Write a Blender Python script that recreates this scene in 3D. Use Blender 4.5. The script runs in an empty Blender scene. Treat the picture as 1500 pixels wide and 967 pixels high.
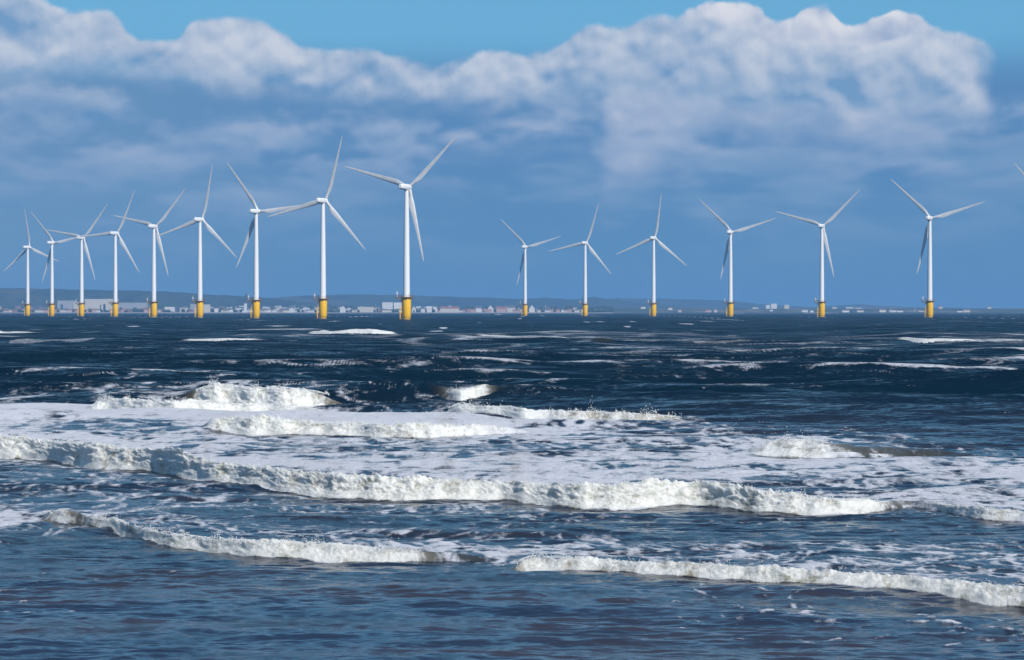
import bpy, bmesh, math, random
import numpy as np
from mathutils import Vector, Matrix
R = math.radians
scene = bpy.context.scene
col = scene.collection

# ------------------------------------------------------------------ camera
F, PX0, YH, CH = 3675.0, 750.0, 456.8, 4.7      # focal length (photo px), centre column, true horizon row, eye height
cam_d = bpy.data.cameras.new('camera'); cam = bpy.data.objects.new('camera', cam_d); col.objects.link(cam)
cam_d.sensor_width = 36.0; cam_d.lens = 36.0*F/1500.0
cam_d.clip_start = 0.5; cam_d.clip_end = 60000
cam.location = (0, 0, CH)
cam.rotation_euler = (R(90) - math.atan((483.5-YH)/F), 0, 0)
scene.camera = cam

# ------------------------------------------------------------------ exposure
vs = scene.view_settings
vs.view_transform = 'Standard'; vs.look = 'None'; vs.gamma = 1.0; vs.exposure = 0.0; vs.use_curve_mapping = False
scene.render.engine = 'CYCLES'
scene.cycles.volume_bounces = 0
scene.cycles.max_bounces = 6

# ------------------------------------------------------------------ sun
SUN_AZ, SUN_EL = R(35), R(38)        # sun behind the camera, 35 degrees to its right
sv = Vector((math.sin(SUN_AZ)*math.cos(SUN_EL), -math.cos(SUN_AZ)*math.cos(SUN_EL), math.sin(SUN_EL)))
sl = bpy.data.lights.new('sun', 'SUN'); sl.energy = 4.6; sl.angle = R(0.5); sl.color = (1.0, 0.95, 0.88)
so = bpy.data.objects.new('sun', sl); col.objects.link(so)
so.rotation_euler = sv.to_track_quat('Z', 'Y').to_euler()

# ------------------------------------------------------------------ node helper
class NT:
    def __init__(s, tree): s.t = tree; s.n = tree.nodes; s.l = tree.links
    def add(s, typ, **kw):
        n = s.n.new(typ)
        for k, v in kw.items(): setattr(n, k, v)
        return n
    def put(s, sock, v):
        if hasattr(v, 'is_linked') or isinstance(v, bpy.types.NodeSocket): s.l.new(v, sock)
        else: sock.default_value = v
    def m(s, op, a, b=0.0, c=None, clamp=False):
        n = s.add('ShaderNodeMath', operation=op, use_clamp=clamp)
        s.put(n.inputs[0], a); s.put(n.inputs[1], b)
        if c is not None: s.put(n.inputs[2], c)
        return n.outputs[0]
    def vm(s, op, a, b=None):
        n = s.add('ShaderNodeVectorMath', operation=op)
        s.put(n.inputs[0], a)
        if b is not None:
            if op == 'SCALE': s.put(n.inputs[3], b)
            else: s.put(n.inputs[1], b)
        return n.outputs['Value'] if op in ('DOT_PRODUCT', 'LENGTH') else n.outputs[0]
    def ss(s, x, lo, hi, a=0.0, b=1.0):
        n = s.add('ShaderNodeMapRange', interpolation_type='SMOOTHSTEP')
        s.put(n.inputs[0], x); s.put(n.inputs[1], lo); s.put(n.inputs[2], hi); s.put(n.inputs[3], a); s.put(n.inputs[4], b)
        return n.outputs[0]
    def mix(s, f, a, b):
        n = s.add('ShaderNodeMix', data_type='RGBA', clamp_factor=True)
        s.put(n.inputs[0], f); s.put(n.inputs[6], a); s.put(n.inputs[7], b)
        return n.outputs[2]
    def comb(s, x, y, z):
        n = s.add('ShaderNodeCombineXYZ'); s.put(n.inputs[0], x); s.put(n.inputs[1], y); s.put(n.inputs[2], z)
        return n.outputs[0]
    def noise(s, v, scale=1.0, detail=4.0, rough=0.5, out='Fac', dist=0.0):
        n = s.add('ShaderNodeTexNoise'); s.put(n.inputs['Vector'], v)
        n.inputs['Scale'].default_value = scale; n.inputs['Detail'].default_value = detail
        n.inputs['Roughness'].default_value = rough; n.inputs['Distortion'].default_value = dist
        return n.outputs[out]
    def voro(s, v, scale=1.0, detail=0.0, rough=0.5, smooth=0.6):
        n = s.add('ShaderNodeTexVoronoi', feature='SMOOTH_F1'); s.put(n.inputs['Vector'], v)
        n.inputs['Scale'].default_value = scale; n.inputs['Detail'].default_value = detail
        n.inputs['Roughness'].default_value = rough; n.inputs['Smoothness'].default_value = smooth
        return n.outputs['Distance']
    def curve(s, x, pts, lo, hi, vlo, vhi):
        """piecewise curve through (x, v) points"""
        n = s.add('ShaderNodeFloatCurve')
        xx = s.m('DIVIDE', s.m('SUBTRACT', x, lo), hi-lo, clamp=True)
        s.put(n.inputs['Value'], xx)
        c = n.mapping.curves[0]
        n.mapping.use_clip = False
        P = [((a-lo)/(hi-lo), (b-vlo)/(vhi-vlo)) for a, b in pts]
        c.points[0].location = P[0]; c.points[1].location = P[-1]
        for p in P[1:-1]: c.points.new(*p)
        n.mapping.update()
        return s.m('MULTIPLY_ADD', n.outputs[0], vhi-vlo, vlo)

# ------------------------------------------------------------------ world: Nishita sky and cumulus bank
w = bpy.data.worlds.new('World'); scene.world = w; w.use_nodes = True
W = NT(w.node_tree); W.n.clear()
WS = 0.1
sky = W.add('ShaderNodeTexSky', sky_type='NISHITA', sun_disc=False)
sky.sun_elevation = SUN_EL; sky.sun_rotation = R(145)
sky.altitude = 0; sky.air_density = 1.0; sky.dust_density = 0.4; sky.ozone_density = 2.5
tc = W.add('ShaderNodeTexCoord'); sep = W.add('ShaderNodeSeparateXYZ'); W.put(sep.inputs[0], tc.outputs['Generated'])
dx, dy, dz = sep.outputs
az = W.m('ARCTAN2', dx, dy)
hl = W.m('SQRT', W.m('ADD', W.m('MULTIPLY', dx, dx), W.m('MULTIPLY', dy, dy)))
el = W.m('ARCTAN2', dz, hl)
U = W.m('MULTIPLY', az, F/100*1.012)      # hundreds of photo pixels right of centre
V = W.m('MULTIPLY', el, F/100)            # hundreds of photo pixels above the horizon
P2 = W.comb(U, V, 0.0)
def ptsY(l): return [((x-750)/100.0, (YH-y)/100.0) for x, y in l]

def n2(G, v, scale, detail, rough=0.5, out='Fac', dist=0.0):
    n = G.add('ShaderNodeTexNoise', noise_dimensions='2D'); G.put(n.inputs['Vector'], v)
    n.inputs['Scale'].default_value = scale; n.inputs['Detail'].default_value = detail
    n.inputs['Roughness'].default_value = rough; n.inputs['Distortion'].default_value = dist
    return n.outputs[out]
def cloud_group():
    g = bpy.data.node_groups.new('cloud_relief', 'ShaderNodeTree')
    g.interface.new_socket('Vector', in_out='INPUT', socket_type='NodeSocketVector')
    g.interface.new_socket('Value', in_out='OUTPUT', socket_type='NodeSocketFloat')
    G = NT(g)
    gi = G.add('NodeGroupInput'); go = G.add('NodeGroupOutput')
    v = gi.outputs[0]
    wn = n2(G, v, 1.1, 2, 0.5, 'Color')
    p = G.vm('ADD', v, G.vm('SCALE', G.vm('SUBTRACT', wn, (0.5, 0.5, 0.5)), 0.38))
    def bil(sc, off):
        q = n2(G, G.vm('ADD', p, (off, off*0.6, 0)), sc, 0.0)
        d = G.m('SUBTRACT', q, 0.5)
        return G.m('SQRT', G.m('MULTIPLY_ADD', d, d, 0.0035))       # |n-0.5| with softened creases: puffs
    h = G.m('MULTIPLY', bil(0.62, 3.0), 2.6)
    h = G.m('ADD', h, G.m('MULTIPLY', bil(1.35, 9.0), 1.5))
    h = G.m('ADD', h, G.m('MULTIPLY', bil(2.7, 17.0), 0.36))
    h = G.m('ADD', h, G.m('MULTIPLY', n2(G, v, 4.0, 4, 0.5), 0.40))
    G.put(go.inputs[0], h)
    return g
CG = cloud_group()
def relief(vec):
    n = W.add('ShaderNodeGroup'); n.node_tree = CG; W.put(n.inputs[0], vec); return n.outputs[0]

def layer(base, top_pts, off, scale, edge, rag, lit_c, mid_c, low_c, litk, depth, fade, opac=1.0, anis=1.0, patch=0.0, ext=None, floor=None):
    """one bank of cloud: top line by azimuth, ragged by noise; relief lit from above right; returns new colour"""
    top = W.curve(U, ptsY(top_pts), -13.0, 13.0, -2.0, 8.0)
    v = W.vm('ADD', W.comb(W.m('MULTIPLY', U, scale/anis), W.m('MULTIPLY', V, scale), 0.0), (off*1.7, off*0.9, 0))
    h = relief(v)
    h2 = relief(W.vm('ADD', v, (0.06*scale/anis, 0.13*scale, 0.0)))
    big = n2(W, v, 0.75, 2)
    fine = n2(W, v, 6.0, 3, 0.6)
    rg = W.m('MULTIPLY_ADD', W.m('SUBTRACT', h, 0.78), rag, W.m('MULTIPLY', W.m('SUBTRACT', fine, 0.5), rag*0.3))
    d = W.m('ADD', W.m('SUBTRACT', top, V), rg)
    mask = W.ss(d, 0.0, edge)
    light = W.m('MULTIPLY', W.m('SUBTRACT', h, h2), litk)
    light = W.m('ADD', light, W.m('MULTIPLY', W.m('SUBTRACT', big, 0.5), 1.1))
    sh = W.ss(d, 0.0, depth)
    c1 = W.mix(sh, lit_c, mid_c)
    tone = W.m('ADD', W.m('SUBTRACT', 0.60, W.m('MULTIPLY', sh, 0.14)), light, clamp=True)
    cc = W.mix(tone, low_c, c1)
    bot = W.ss(d, fade[0], fade[1], 1.0, fade[2])
    if patch: opac = W.m('MULTIPLY', opac, W.ss(n2(W, v, 0.9, 3, 0.55), 0.5-patch, 0.5+patch*0.7))
    f = W.m('MULTIPLY', W.m('MULTIPLY', mask, bot), opac)
    if floor:
        fl = W.m('MULTIPLY_ADD', W.m('SUBTRACT', h, 0.78), -0.25, W.curve(U, ptsY(floor), -13.0, 13.0, -2.0, 8.0))
        f = W.m('MULTIPLY', f, W.ss(W.m('SUBTRACT', V, fl), -0.15, 0.45))
    if ext:
        ue = W.m('MULTIPLY_ADD', W.m('SUBTRACT', 0.78, h), 0.35, U)
        f = W.m('MULTIPLY', f, W.m('MULTIPLY', W.ss(ue, ext[0], ext[0]+0.4), W.ss(ue, ext[1]-0.38, ext[1]+0.05, 1.0, 0.0)))
    return W.mix(f, base, cc)

def rgb(r, g, b, k=1.0):
    f = lambda c: ((c/255.0+0.055)/1.055)**2.4 if c > 10 else c/255.0/12.92
    return (f(r)*k, f(g)*k, f(b)*k, 1.0)
K = 1.0/WS
skyc = W.vm('MULTIPLY', sky.outputs[0], (0.78, 1.02, 1.10))
base = W.mix(W.ss(V, 3.0, 16.0, 0.85, 0.0), skyc, rgb(97, 168, 212, K))
lowband = W.mix(W.ss(V, 0.0, 2.6), rgb(92, 144, 186, K), rgb(90, 138, 186, K))
lowband = W.mix(W.ss(U, -9.0, 0.0, 0.55, 0.0), lowband, rgb(118, 155, 190, K))
base = W.mix(W.ss(V, 3.2, 4.1, 1.0, 0.0), base, lowband)

c = base
c = layer(c, [(-500,60),(0,210),(620,200),(760,150),(940,90),(1000,30),(1030,8),(1070,2),(1110,10),(1150,36),(1180,18),(1210,12),(1250,42),(1290,36),(1330,24),(1370,42),(1420,90),(1500,120),(1900,110)],
          3.1, 1.3, 0.09, 0.16, rgb(224,226,234,K), rgb(190,199,218,K), rgb(160,178,208,K), 0.9, 1.0, (1.2, 2.2, 0.0), ext=(1.2, 6.5))
c = layer(c, [(-500,80),(-200,30),(0,2),(60,8),(100,20),(160,25),(215,66),(255,66),(280,34),(340,26),(370,24),(410,45),(460,80),(520,74),(590,78),(640,92),(700,80),(760,74),(810,66),(860,44),(920,32),(980,24),(1040,28),(1100,42),(1160,62),(1230,70),(1290,70),(1340,52),(1400,50),(1440,62),(1480,80),(1600,80),(1900,60)],
          0.0, 1.05, 0.13, 0.19, rgb(206,213,226,K), rgb(180,194,215,K), rgb(116,156,197,K), 1.3, 1.6, (2.2, 3.2, 0.0), anis=1.15, ext=(-30, 7.1),
          floor=[(-500,140),(0,128),(150,126),(300,135),(450,150),(600,165),(700,165),(860,155),(950,160),(1040,175),(1120,185),(1250,190),(1350,195),(1430,190),(1900,160)])
c = layer(c, [(-500,135),(0,142),(150,150),(300,150),(450,155),(600,150),(700,125),(850,125),(950,135),(1050,145),(1150,150),(1250,150),(1350,150),(1430,165),(1500,155),(1900,150)],
          7.7, 1.15, 0.4, 0.45, rgb(186,198,219,K), rgb(156,178,208,K), rgb(100,145,191,K), 1.2, 1.1, (0.45, 1.3, 0.0), 0.8, 1.7, 0.12)
c = layer(c, [(-500,190),(0,180),(300,185),(600,185),(800,185),(1000,190),(1200,195),(1500,190),(1900,190)],
          21.9, 1.3, 0.35, 0.5, rgb(170,186,212,K), rgb(142,169,203,K), rgb(94,142,189,K), 1.1, 1.1, (0.35, 1.4, 0.0), 0.85, 2.4, 0.10)
c = layer(c, [(-500,235),(0,235),(300,245),(600,235),(800,225),(1000,235),(1200,225),(1500,215),(1900,235)],
          12.3, 1.4, 0.4, 0.5, rgb(146,172,204,K), rgb(128,161,198,K), rgb(93,143,188,K), 1.0, 1.2, (0.5, 2.1, 0.0), 0.9, 3.6, 0.12)
bg = W.add('ShaderNodeBackground'); W.put(bg.inputs[0], c); bg.inputs[1].default_value = WS
w.cycles.sampling_method = 'MANUAL'; w.cycles.sample_map_resolution = 256
out = W.add('ShaderNodeOutputWorld'); W.put(out.inputs[0], bg.outputs[0])

# ------------------------------------------------------------------ numpy noise
rng = np.random.default_rng(5)
PERM = rng.permutation(4096).astype(np.int64)
ANG = rng.random(4096)*2*np.pi
GX, GY = np.cos(ANG), np.sin(ANG)
def perlin(x, y, seed=0):
    x = x + seed*37.17; y = y + seed*91.73
    xi = np.floor(x).astype(np.int64); yi = np.floor(y).astype(np.int64)
    xf = x-xi; yf = y-yi
    u = xf*xf*xf*(xf*(xf*6-15)+10); v = yf*yf*yf*(yf*(yf*6-15)+10)
    def g(a, b, fx, fy):
        h = PERM[(PERM[a & 4095] + b) & 4095]
        return GX[h]*fx + GY[h]*fy
    n00 = g(xi, yi, xf, yf); n10 = g(xi+1, yi, xf-1, yf)
    n01 = g(xi, yi+1, xf, yf-1); n11 = g(xi+1, yi+1, xf-1, yf-1)
    return ((n00*(1-u)+n10*u)*(1-v) + (n01*(1-u)+n11*u)*v)*1.5
def fbm(x, y, oct=4, seed=0, gain=0.5):
    s = 0; a = 1.0; t = 0
    for i in range(oct):
        s = s + a*perlin(x*2**i, y*2**i, seed+i); t += a; a *= gain
    return s/t
def sst(x, a, b):
    t = np.clip((x-a)/(b-a), 0, 1); return t*t*(3-2*t)

# ------------------------------------------------------------------ object helpers
def link(o, parent=None):
    col.objects.link(o)
    if parent is not None: o.parent = parent
    return o
def tag(o, label=None, cat=None, group=None, kind=None):
    if label: o['label'] = label
    if cat: o['category'] = cat
    if group: o['group'] = group
    if kind: o['kind'] = kind
    return o
def mesh_obj(name, verts, faces, mat, parent=None, smooth=False):
    me = bpy.data.meshes.new(name); me.from_pydata([tuple(v) for v in verts], [], faces); me.update()
    if smooth: me.polygons.foreach_set('use_smooth', [True]*len(me.polygons))
    me.materials.append(mat)
    return link(bpy.data.objects.new(name, me), parent)
def bm_obj(name, bm, mat, parent=None, smooth=False, angle=None):
    me = bpy.data.meshes.new(name); bm.to_mesh(me); bm.free()
    if smooth:
        me.polygons.foreach_set('use_smooth', [True]*len(me.polygons))
        if angle: me.set_sharp_from_angle(angle=R(angle))
    me.materials.append(mat)
    return link(bpy.data.objects.new(name, me), parent)
def grid_obj(name, X, Y, Z, mat, attrs=None, smooth=True):
    nr, nc = X.shape
    me = bpy.data.meshes.new(name)
    me.vertices.add(nr*nc)
    me.vertices.foreach_set('co', np.stack([X, Y, Z], -1).astype(np.float32).ravel())
    idx = np.arange(nr*nc, dtype=np.int32).reshape(nr, nc)
    q = np.stack([idx[:-1, :-1], idx[:-1, 1:], idx[1:, 1:], idx[1:, :-1]], -1).reshape(-1, 4)
    nf = len(q)
    me.loops.add(nf*4); me.polygons.add(nf)
    me.loops.foreach_set('vertex_index', q.ravel())
    me.polygons.foreach_set('loop_start', np.arange(0, nf*4, 4, dtype=np.int32))
    me.polygons.foreach_set('use_smooth', np.full(nf, smooth))
    me.update(calc_edges=True)
    for k, a in (attrs or {}).items():
        at = me.attributes.new(k, 'FLOAT', 'POINT'); at.data.foreach_set('value', a.astype(np.float32).ravel())
    me.materials.append(mat)
    return link(bpy.data.objects.new(name, me))
def new_mat(name):
    m = bpy.data.materials.new(name); m.use_nodes = True
    n = NT(m.node_tree); b = m.node_tree.nodes['Principled BSDF']
    return m, n, b
def paint(name, c, rough=0.4, var=0.08, scale=1.0, c2=None, stretch=(1, 1, 1), spec=0.5):
    m, n, b = new_mat(name)
    t = n.add('ShaderNodeTexCoord')
    v = n.vm('MULTIPLY', t.outputs['Object'], stretch)
    f = n.noise(v, scale, 5, 0.6)
    cc = n.mix(n.ss(f, 0.3, 0.75), (*c, 1), (*(c2 or [x*(1-var) for x in c]), 1))
    n.put(b.inputs['Base Color'], cc); b.inputs['Roughness'].default_value = rough
    b.inputs['Specular IOR Level'].default_value = spec
    return m

# ------------------------------------------------------------------ sea
def D_of(y): return F*CH/(y-YH)
class Brk:
    """a breaking wave: base and crest lines traced from the picture, laid out on the water as a ridge"""
    def __init__(s, base, top, foam, run=0.9, back=5.0, lump=1.0, brown=0.0, tl=30, tr=30):
        s.tl, s.tr = tl, tr
        s.base = np.array(base, float); s.top = np.array(top, float); s.foam = np.array(foam, float)
        s.run, s.back, s.lump, s.brown = run, back, lump, brown
        s.x0 = min(s.base[0, 0], s.top[0, 0]); s.x1 = max(s.base[-1, 0], s.top[-1, 0])
    def at(s, px):
        g = np.arange(s.x0-60, s.x1+61, 1.0)
        def sm(a, sg):
            k = np.exp(-0.5*(np.arange(-72, 73)/sg)**2); k /= k.sum()
            return np.interp(px, g, np.convolve(np.pad(np.interp(g, a[:, 0], a[:, 1]), 72, mode='edge'), k, mode='valid'))
        far_ = np.mean(s.base[:, 1]) < 600
        yb, yt = sm(s.base, 12.0 if far_ else 34.0), sm(s.top, 7.0)
        s.j = perlin(px/60.0, px*0+s.x0, 7)*0.16 + perlin(px/23.0, px*0+s.x0)*0.10 + perlin(px/8.0, px*0+s.x0, 3)*0.10 + perlin(px/3.5, px*0+s.x0, 4)*0.06
        Db = D_of(yb + perlin(px/40.0, px*0+3.3, 8)*1.0)
        H0 = (yb-yt)*Db/F
        wdt = np.maximum(np.maximum(s.run*1.5*H0, 0.12), 1.7*Db*Db/(F*CH)*0.6)
        Dc = Db + wdt
        H = np.maximum(CH - (yt-YH)*Dc/F, 0)
        end = sst(px, s.x0-6, s.x0+s.tl)*(1-sst(px, s.x1-s.tr, s.x1+6))
        H = H*end
        f = np.interp(px, s.foam[:, 0], s.foam[:, 1])*end
        return Db, wdt, H, f
BR = [
 Brk([(-60,664),(0,666),(30,668),(57,665),(118,681),(180,685),(230,686),(273,703),(345,708),(416,719),(500,728),(590,730),(770,731),(805,740),(891,744),(1000,739),(1040,736),(1079,748),(1200,753),(1251,753),(1290,748),(1316,740),(1345,741),(1377,747),(1395,755),(1441,763),(1500,764),(1600,768)],
     [(-60,632),(0,634),(47,641),(108,649),(180,655),(251,660),(305,674),(395,688),(500,693),(572,699),(751,706),(823,709),(877,710),(952,704),(1000,708),(1072,711),(1144,720),(1215,728),(1290,734),(1316,732),(1377,737),(1420,742),(1500,750),(1600,752)],
     [(-60,1),(1285,1),(1312,0.25),(1340,0.2),(1370,0.7),(1385,1),(1445,1),(1480,0.7),(1500,0.5),(1600,1)], 0.85, 5, 1.0, 1.0),
 Brk([(60,762),(90,765),(136,770),(201,781),(215,795),(309,802),(345,812),(400,815),(500,820),(582,822),(620,819),(660,817),(700,819),(745,822)],
     [(60,748),(80,744),(136,757),(190,764),(201,772),(230,778),(323,788),(400,791),(500,796),(590,805),(643,808),(700,812),(745,818)],
     [(60,1),(85,1),(100,0.6),(115,0.3),(130,0.5),(150,0.95),(180,0.9),(193,0.4),(207,0.9),(215,1),(560,1),(600,0.8),(628,0.4),(650,0.12),(720,0.1),(745,0.3)], 0.95, 4.5, 1.0, 1.0),
 Brk([(748,834),(805,836),(895,838),(963,847),(1000,848),(1090,855),(1180,861),(1298,868),(1413,879),(1500,888),(1600,895)],
     [(748,828),(773,813),(859,817),(931,825),(1000,826),(1144,834),(1251,843),(1359,852),(1500,861),(1600,868)],
     [(748,1),(1600,1)], 0.85, 4.5, 1.0, 0.8, 14, 5),
 Brk([(255,584),(293,585),(340,586),(383,587),(417,589),(440,588),(493,586),(525,586)],
     [(255,579),(275,571),(293,568),(313,560),(340,562),(360,565),(385,568),(400,564),(427,567),(470,572),(493,576),(525,582)],
     [(255,0.1),(280,0.2),(295,1),(410,1),(440,0.95),(475,0.85),(490,0.7),(525,0.6)], 1.1, 5, 1.3, 0.6, 40, 70),
 Brk([(118,600),(140,600),(200,604),(283,608),(320,604),(383,603),(440,606),(515,611)],
     [(118,594),(140,588),(160,583),(200,584),(240,588),(290,585),(340,590),(400,592),(450,595),(515,603)],
     [(118,1),(515,1)], 1.0, 5, 1.3, 0.3, 30, 80),
 Brk([(290,630),(333,634),(417,636),(500,637),(560,641),(617,642),(690,640),(760,634),(800,630)],
     [(290,624),(333,611),(380,612),(417,612),(460,618),(500,617),(560,622),(617,621),(690,622),(760,624),(800,628)],
     [(290,1),(620,1),(700,0.8),(800,0.6)], 1.0, 5, 1.3, 0.3, 25, 90),
 Brk([(640,608),(700,612),(760,616),(830,618),(900,618),(960,620),(1015,616)],
     [(640,600),(660,592),(676,588),(700,595),(717,597),(783,602),(873,602),(950,606),(1015,611)],
     [(640,0.8),(700,0.9),(1015,0.8)], 1.2, 5, 1.6, 0.4),
 Brk([(620,580),(640,583),(675,586),(717,584),(755,584),(775,580)],
     [(620,574),(640,566),(675,570),(700,566),(717,568),(740,574),(775,578)],
     [(620,0),(641,0.1),(652,0.5),(670,1),(708,1),(718,0.4),(730,0),(775,0)], 1.5, 7, 0.8, 0.35, 60, 65),
 Brk([(1055,664),(1127,668),(1200,670),(1280,668),(1333,664),(1420,664),(1500,668)],
     [(1055,658),(1080,653),(1127,645),(1163,640),(1200,644),(1253,651),(1333,653),(1400,657),(1500,662)],
     [(1055,0.9),(1180,0.85),(1215,0.6),(1250,0.2),(1330,0.12),(1500,0.1)], 2.0, 6, 0.8, 0.7, 90, 150),
 Brk([(950,618),(985,621),(1020,618)], [(950,614),(975,611),(1020,614)], [(950,0.5),(1020,0.6)], 1.0, 5, 1.0, 0.5),
 Brk([(448,488),(470,490),(540,490),(585,488)], [(448,482),(465,477),(520,477),(560,478),(585,482)], [(448,1),(585,1)], 0.6, 6, 0.5, 0.2, 12, 12),
 Brk([(262,500),(280,502),(350,500),(415,496)], [(262,496),(280,494),(350,492),(415,492)], [(262,1),(380,1),(415,0.5)], 0.6, 6, 0.4, 0.2, 20, 60),
 Brk([(-40,487),(30,487),(80,486)], [(-40,481),(30,482),(80,484)], [(-40,1),(60,1),(80,0.5)], 0.6, 6, 0.4, 0.2, 20, 60),
 Brk([(686,491),(720,494),(790,495),(845,500)], [(686,487),(720,488),(790,490),(845,496)], [(686,1),(845,0.8)], 0.6, 6, 0.4, 0.2, 30, 30),
 Brk([(860,499),(885,501),(905,499)], [(860,496),(885,489),(905,495)], [(860,0.1),(885,0.1),(905,0.2)], 0.8, 4, 1.4, 0.6),
 Brk([(1308,498),(1340,501),(1420,500),(1540,501)], [(1308,492),(1320,493),(1420,496),(1490,495),(1540,493)], [(1308,1),(1410,1),(1440,0.7),(1540,1)], 0.6, 6, 0.4, 0.2, 20, 60),
 Brk([(1000,502),(1060,504),(1120,502)], [(1000,498),(1045,494),(1120,499)], [(1000,0.6),(1120,0.5)], 0.6, 6, 0.4, 0.2, 30, 30),
]
TX = np.arange(0, 1501, 150)
TAB = [
 (460,[.10]*11), (470,[.14,.1,.1,.12,.12,.14,.16,.18,.2,.14,.14]),
 (482,[.16,.08,.12,.2,.16,.14,.14,.16,.14,.14,.16]),
 (490,[.22,.1,.2,.32,.32,.42,.3,.4,.3,.34,.36]),
 (500,[.14,.12,.26,.3,.3,.42,.34,.44,.32,.34,.34]),
 (515,[.12,.14,.14,.14,.22,.28,.26,.4,.3,.28,.3]),
 (540,[.06,.06,.08,.14,.22,.22,.22,.34,.28,.24,.28]),
 (558,[.06,.06,.16,.2,.12,.14,.14,.2,.16,.15,.14]),
 (570,[.22,.08,.2,.2,.1,.12,.1,.14,.1,.1,.1]),
 (577,[.55,.5,.45,.35,.12,.12,.1,.1,.08,.08,.06]),
 (590,[.66,.74,.72,.7,.4,.2,.1,.1,.08,.06,.05]),
 (600,[.68,.74,.74,.72,.62,.55,.25,.12,.08,.06,.05]),
 (615,[.64,.6,.68,.72,.72,.72,.62,.25,.12,.06,.05]),
 (630,[.6,.52,.62,.7,.7,.68,.62,.5,.16,.1,.06]),
 (645,[.7,.64,.56,.58,.6,.6,.6,.58,.6,.2,.1]),
 (660,[.35,.66,.6,.58,.58,.58,.6,.62,.66,.5,.2]),
 (675,[.28,.3,.66,.62,.62,.62,.6,.62,.64,.62,.55]),
 (690,[.38,.26,.34,.66,.66,.66,.64,.64,.62,.6,.62]),
 (710,[.48,.46,.42,.36,.6,.66,.66,.66,.64,.62,.6]),
 (726,[.36,.46,.5,.42,.42,.46,.4,.45,.6,.66,.6]),
 (742,[.6,.4,.34,.36,.42,.42,.3,.44,.52,.64,.62]),
 (755,[.68,.5,.2,.16,.2,.24,.2,.24,.2,.24,.4]),
 (768,[.62,.34,.32,.32,.22,.16,.16,.16,.18,.2,.26]),
 (782,[.3,.1,.34,.46,.46,.28,.24,.24,.2,.2,.22]),
 (797,[.08,.06,.12,.3,.5,.56,.5,.42,.3,.24,.3]),
 (812,[.05,.04,.06,.1,.3,.5,.52,.56,.52,.5,.42]),
 (828,[.05,.05,.05,.05,.08,.14,.4,.5,.58,.56,.54]),
 (850,[.06,.06,.05,.05,.06,.1,.12,.14,.4,.54,.56]),
 (865,[.07,.05,.05,.05,.06,.08,.1,.1,.1,.3,.5]),
 (890,[.08,.06,.05,.06,.08,.1,.12,.14,.14,.14,.16]),
 (930,[.12,.1,.08,.08,.1,.12,.12,.14,.18,.14,.16]),
 (1000,[.1]*11),
]
TY = np.array([r[0] for r in TAB], float); TV = np.array([r[1] for r in TAB], float)
def table(px, y):
    gx = np.clip(px/150.0, 0, 9.9999); ix = gx.astype(int); fx = gx-ix
    yy = np.clip(y, TY[0], TY[-1]-1e-3); iy = np.clip(np.searchsorted(TY, yy, side='right')-1, 0, len(TY)-2)
    fy = (yy-TY[iy])/(TY[iy+1]-TY[iy])
    return (TV[iy, ix]*(1-fx)+TV[iy, ix+1]*fx)*(1-fy) + (TV[iy+1, ix]*(1-fx)+TV[iy+1, ix+1]*fx)*fy

NC, NR = 1450, 1400
pxs = np.concatenate([-6000+np.linspace(0, 1, 40)**0.5*5850, np.linspace(-140, 1640, NC), 1650+np.linspace(0, 1, 40)**2*5850])
NCT = len(pxs)
yfine = np.concatenate([np.linspace(459.15, 480, 500)[:-1], np.linspace(480, 1015, 4800)])
Dfine = D_of(yfine)
atb = [b.at(pxs) for b in BR]
Y = np.empty((NR, NCT))
ends = [sst(pxs, b.x0-45, b.x0+15)*(1-sst(pxs, b.x1-15, b.x1+45)) for b in BR]
base_cs = np.concatenate([[0], np.cumsum((1+2.0*np.exp(-(yfine[1:]-459)/8.0)+1.3*np.exp(-((yfine[1:]-490)/15.0)**2))*np.diff(yfine))])
for j in range(NCT):
    cs = base_cs.copy()
    for (Db, wd, H, f), b, e_ in zip(atb, BR, ends):
        if Db[j] < 220 and e_[j] > 0:
            ya, yb_ = YH + F*CH/(Db[j]+wd[j]+0.35), YH + F*CH/(Db[j]-0.2)
            cs += e_[j]*(H[j]*F/Db[j]*1.5)*np.clip((yfine-ya)/(yb_-ya), 0, 1)
    Y[:, j] = np.interp(np.linspace(0, cs[-1], NR), cs, yfine)
PXG = np.broadcast_to(pxs, Y.shape)
D = D_of(Y); XX = (PXG-PX0)/F*D
spac = D*D/(F*CH)*0.8                                      # depth between rows
Z = np.zeros_like(D)
# swell and chop
for i in range(46):
    lam = 0.7*(70.0**(i/45.0))                             # 0.7 .. 49 m
    th = float(np.clip(rng.normal(0, 0.42 if lam > 4 else 0.5) + 0.10, -0.75, 0.75))
    kx, ky = math.sin(th)*2*math.pi/lam, math.cos(th)*2*math.pi/lam
    amp = 0.0085*lam**0.86 * (0.6+0.8*rng.random())
    deep = 0.12+0.88*sst(D, 60, 150) if lam > 5 else 0.45+0.55*sst(D, 50, 140)
    nyq = sst((lam/max(abs(math.cos(th)), .3))/spac, 5.0, 10.0)
    nyq = nyq*sst(lam/D, 0.004, 0.012)
    ph = rng.random()*6.28
    wob = 1.3*perlin(XX/(lam*2.2), D/(lam*2.5), 20+i)
    s = np.sin(kx*XX+ky*D+ph+wob*1.6)
    env = np.clip(0.7+0.9*perlin(XX/(lam*3.5), D/(lam*3), 70+i), 0.05, 1.6)
    Z += amp*deep*nyq*env*(s + 0.25*(1-2*s*s)*-1)
Z += 0.045*fbm(XX/0.9, D/0.5, 3, 200)*(1-sst(D, 60, 200))
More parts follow.
